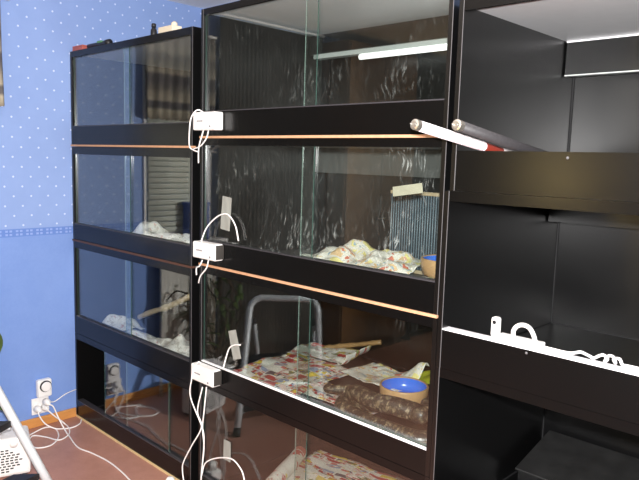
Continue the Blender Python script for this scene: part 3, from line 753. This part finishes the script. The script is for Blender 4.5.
def wl(px, py, off=.05): return at(px, py, 'X', XL+off)
def plugcable(label, head, pts):
    t = thing('plug_cable', label, 'cable', head, 'white plug cables by the wall socket')
    MB().tube([(-.034, 0, 0), (-.012, 0, 0), (-.004, 0, 0), (.012, 0, -.004)], [.019, .019, .015, .007], 14).build('plug', M['white_pl'], t, smooth=True)
    sp = spline(pts, 8)
    sp = [Vector((p.x, p.y, max(p.z, CZ))) for p in sp]
    MB().tube([rel(p, head) for p in sp], .0036, 8).build('cord', M['cable'], t, smooth=True)
h1 = Vector((XL+.049, -.226, .105)); h2 = Vector((XL+.049, -.185, .105)); h3 = Vector((XL+.079, -.19, .145))
plugcable('white cable crossing the floor to the lower edge of the picture', h3, [h3+Vector((.012, 0, -.004)), wl(54, 407, .10), wl(60, 420, .12), fl(68, 434), fl(78, 447), fl(92, 453), fl(108, 461), fl(120, 470), fl(131, 481), fl(140, 494)])
plugcable('white cable drooping to the baseboard corner by the left stack', h1, [h1+Vector((.012, 0, -.004)), wl(39, 414, .07), wl(46, 424, .08), fl(58, 429), fl(71, 428), fl(80, 424), fl(82, 419.5)])
plugcable('white cable lying in loops on the floor below the socket', h2, [h2+Vector((.012, 0, -.004)), wl(47, 409, .07), wl(55, 416, .09), fl(66, 424.5), fl(70, 433), fl(60, 440), fl(46, 437), fl(33, 436), fl(30, 444), fl(38, 448), fl(52, 445), fl(59, 437), fl(56, 429), fl(46, 427.5), fl(34, 433), fl(27, 437)])
pts = [Vector((XL+.06, -.168, .14)), wl(56, 401, .05), wl(66, 394, .04), wl(75, 390, .012), wl(76.5, 389.4, .004)]
tag(MB().tube(spline(pts, 6), .0028, 8).build('thin_cable', M['cable'], smooth=True), 'thin white cable running up from the timer to the left stack', 'cable')

# ------------------------------------------------------------------ step ladder and fan heater
def ladder():
    foot = Vector((-.37, -.47, 0)); foot2 = Vector((-.26, -.985, 0)); Lh = Vector((-.625, -.78, 0)).normalized()
    sl = .378/.8; top = .69
    top2 = Vector((-.275, -.95, top))
    t = thing('step_ladder', 'pale metal step ladder with black treads at the lower left', 'ladder', foot)
    def rail(z): return Lh*sl*z+Vector((0, 0, z))
    def rail2(z): return foot2-foot+(top2-foot2)*(z/top)
    zc = top-.07; a = rail(zc); b = rail2(zc); d = (b-a).normalized(); u = Vector((0, 0, 1)); arc = []
    for k in range(1, 7):
        q = k/6*math.pi/2; arc.append((.07*math.sin(q), .07*(1-math.cos(q))))
    left = [rail(.02), rail(.2), rail(.4), a]+[a+u*z+Lh*(sl*z)+d*x for z, x in arc]
    right = [b+u*z+Lh*(sl*z)-d*x for z, x in arc[::-1]]+[b, rail2(.4), rail2(.2), rail2(.02)]
    MB().tube(left+right, .0185, 14).build('hoop_frame', M['alu_white'], t, smooth=True)
    for q in (rail, rail2):
        MB().tube([q(0), q(.04)], [.022, .021], 14).build('rubber_foot', M['black_pl'], t, smooth=True)
    for z in (.135, .37):
        p, q = rail(z), rail2(z); d = (q-p).normalized(); w = (q-p).length-.04; b0 = p+d*.02; n_ = -Lh
        A = [b0-n_*.10, b0+d*w-n_*.10, b0+d*w+n_*.006, b0+n_*.006]
        mb = MB()
        for zz in (-.028, 0):
            for q in A: mb.v.append(tuple(q+Vector((0, 0, zz))))
        for q in ((0, 3, 2, 1), (4, 5, 6, 7), (0, 1, 5, 4), (1, 2, 6, 5), (2, 3, 7, 6), (3, 0, 4, 7)): mb.face(q)
        s_ = mb.build('tread', M['black_pl'], t, bevel=.003)
        for oo in (.004, w-.004):
            e = b0+d*oo-Vector((0, 0, .033))
            MB().tube([e-n_*.10, e+n_*.004], .005, 8).build('tread_bracket', M['alu_white'], s_, smooth=True)
    ends = []
    for q, sg in ((rail, 1), (rail2, -1)):
        p = q(.56)+d*.030*sg+Lh*.02; e = p+Lh*.30; e.z = .004; ends.append(p.lerp(e, .8))
        MB().tube([p, e], .011, 10).build('rear_leg', M['alu_white'], t, smooth=True)
        MB().tube([p-Lh*.022, p+Lh*.02], .018, 12).build('hinge', M['black_pl'], t, smooth=True)
    MB().tube(ends, .008, 8).build('rear_brace', M['alu_white'], t, smooth=True)
ladder()

t = thing('fan_heater', 'white fan heater with round grille on the floor behind the ladder', 'heater', (-.79, -.555, 0))
t.rotation_euler = (0, 0, math.radians(72))
MB().box((-.125, -.075, .006), (.125, .075, .185)).build('body', M['white_pl'], t, bevel=.014)
mb = MB()
for i in range(9):
    z = .03+i*.0125; hw = .095*math.sqrt(max(.05, 1-((z-.08)/.062)**2))
    n_ = int(hw*2/.019)
    for k in range(n_): mb.box((-hw+k*.019, -.0772, z), (-hw+k*.019+.013, -.0745, z+.0055))
mb.build('grille_slots', M['black_pl'], t)
MB().lathe([(0, 0), (.018, 0), (.018, -.006), (.014, -.012), (0, -.012)], seg=24).build('dial', M['white_pl'], t, smooth=True, loc=(.055, -.0755, .158)).rotation_euler = (math.radians(90), 0, 0)
mb = MB()
for x in (-.1, .1): mb.box((x-.012, -.06, 0), (x+.012, .06, .0055))
mb.build('rubber_foot', M['black_pl'], t)

# ------------------------------------------------------------------ light: the camera flash, two unseen lights added in the room, faint ambient
def light(name, typ, loc, energy, size, col=(1, 1, 1)):
    ld = bpy.data.lights.new(name, typ); ld.energy = energy; ld.color = col
    if typ == 'AREA': ld.size = size
    else: ld.shadow_soft_size = size
    o = bpy.data.objects.new(name, ld); o.location = loc; COL.objects.link(o); return o
fl_ = light('camera_flash', 'SPOT', (2.225, -1.60, 1.56), 540, .025, (1, .98, .97))
fl_.data.spot_size = math.radians(112); fl_.data.spot_blend = .25
fl_.rotation_euler = (math.radians(90-6.5), 0, math.radians(45.5))
light('overhead_fill', 'POINT', (.8, -2.3, 2.15), 16, .12, (1, .93, .82))  # dim unseen fill added overhead to lift the mirrored room
light('lip_glow_light', 'POINT', (.12, -3.15, 1.42), 24, .14, (1, .74, .30))  # warm unseen light added to put a glow on the right top front board
w = bpy.data.worlds.new('world'); SC.world = w; w.use_nodes = True
w.node_tree.nodes['Background'].inputs[0].default_value = (.5, .5, .55, 1); w.node_tree.nodes['Background'].inputs[1].default_value = .05

vs = SC.view_settings
vs.view_transform = 'Standard'; vs.look = 'None'; vs.gamma = 1; vs.use_curve_mapping = False; vs.exposure = 0.0
SC.cycles.transparent_max_bounces = 24
SC.cycles.max_bounces = 10
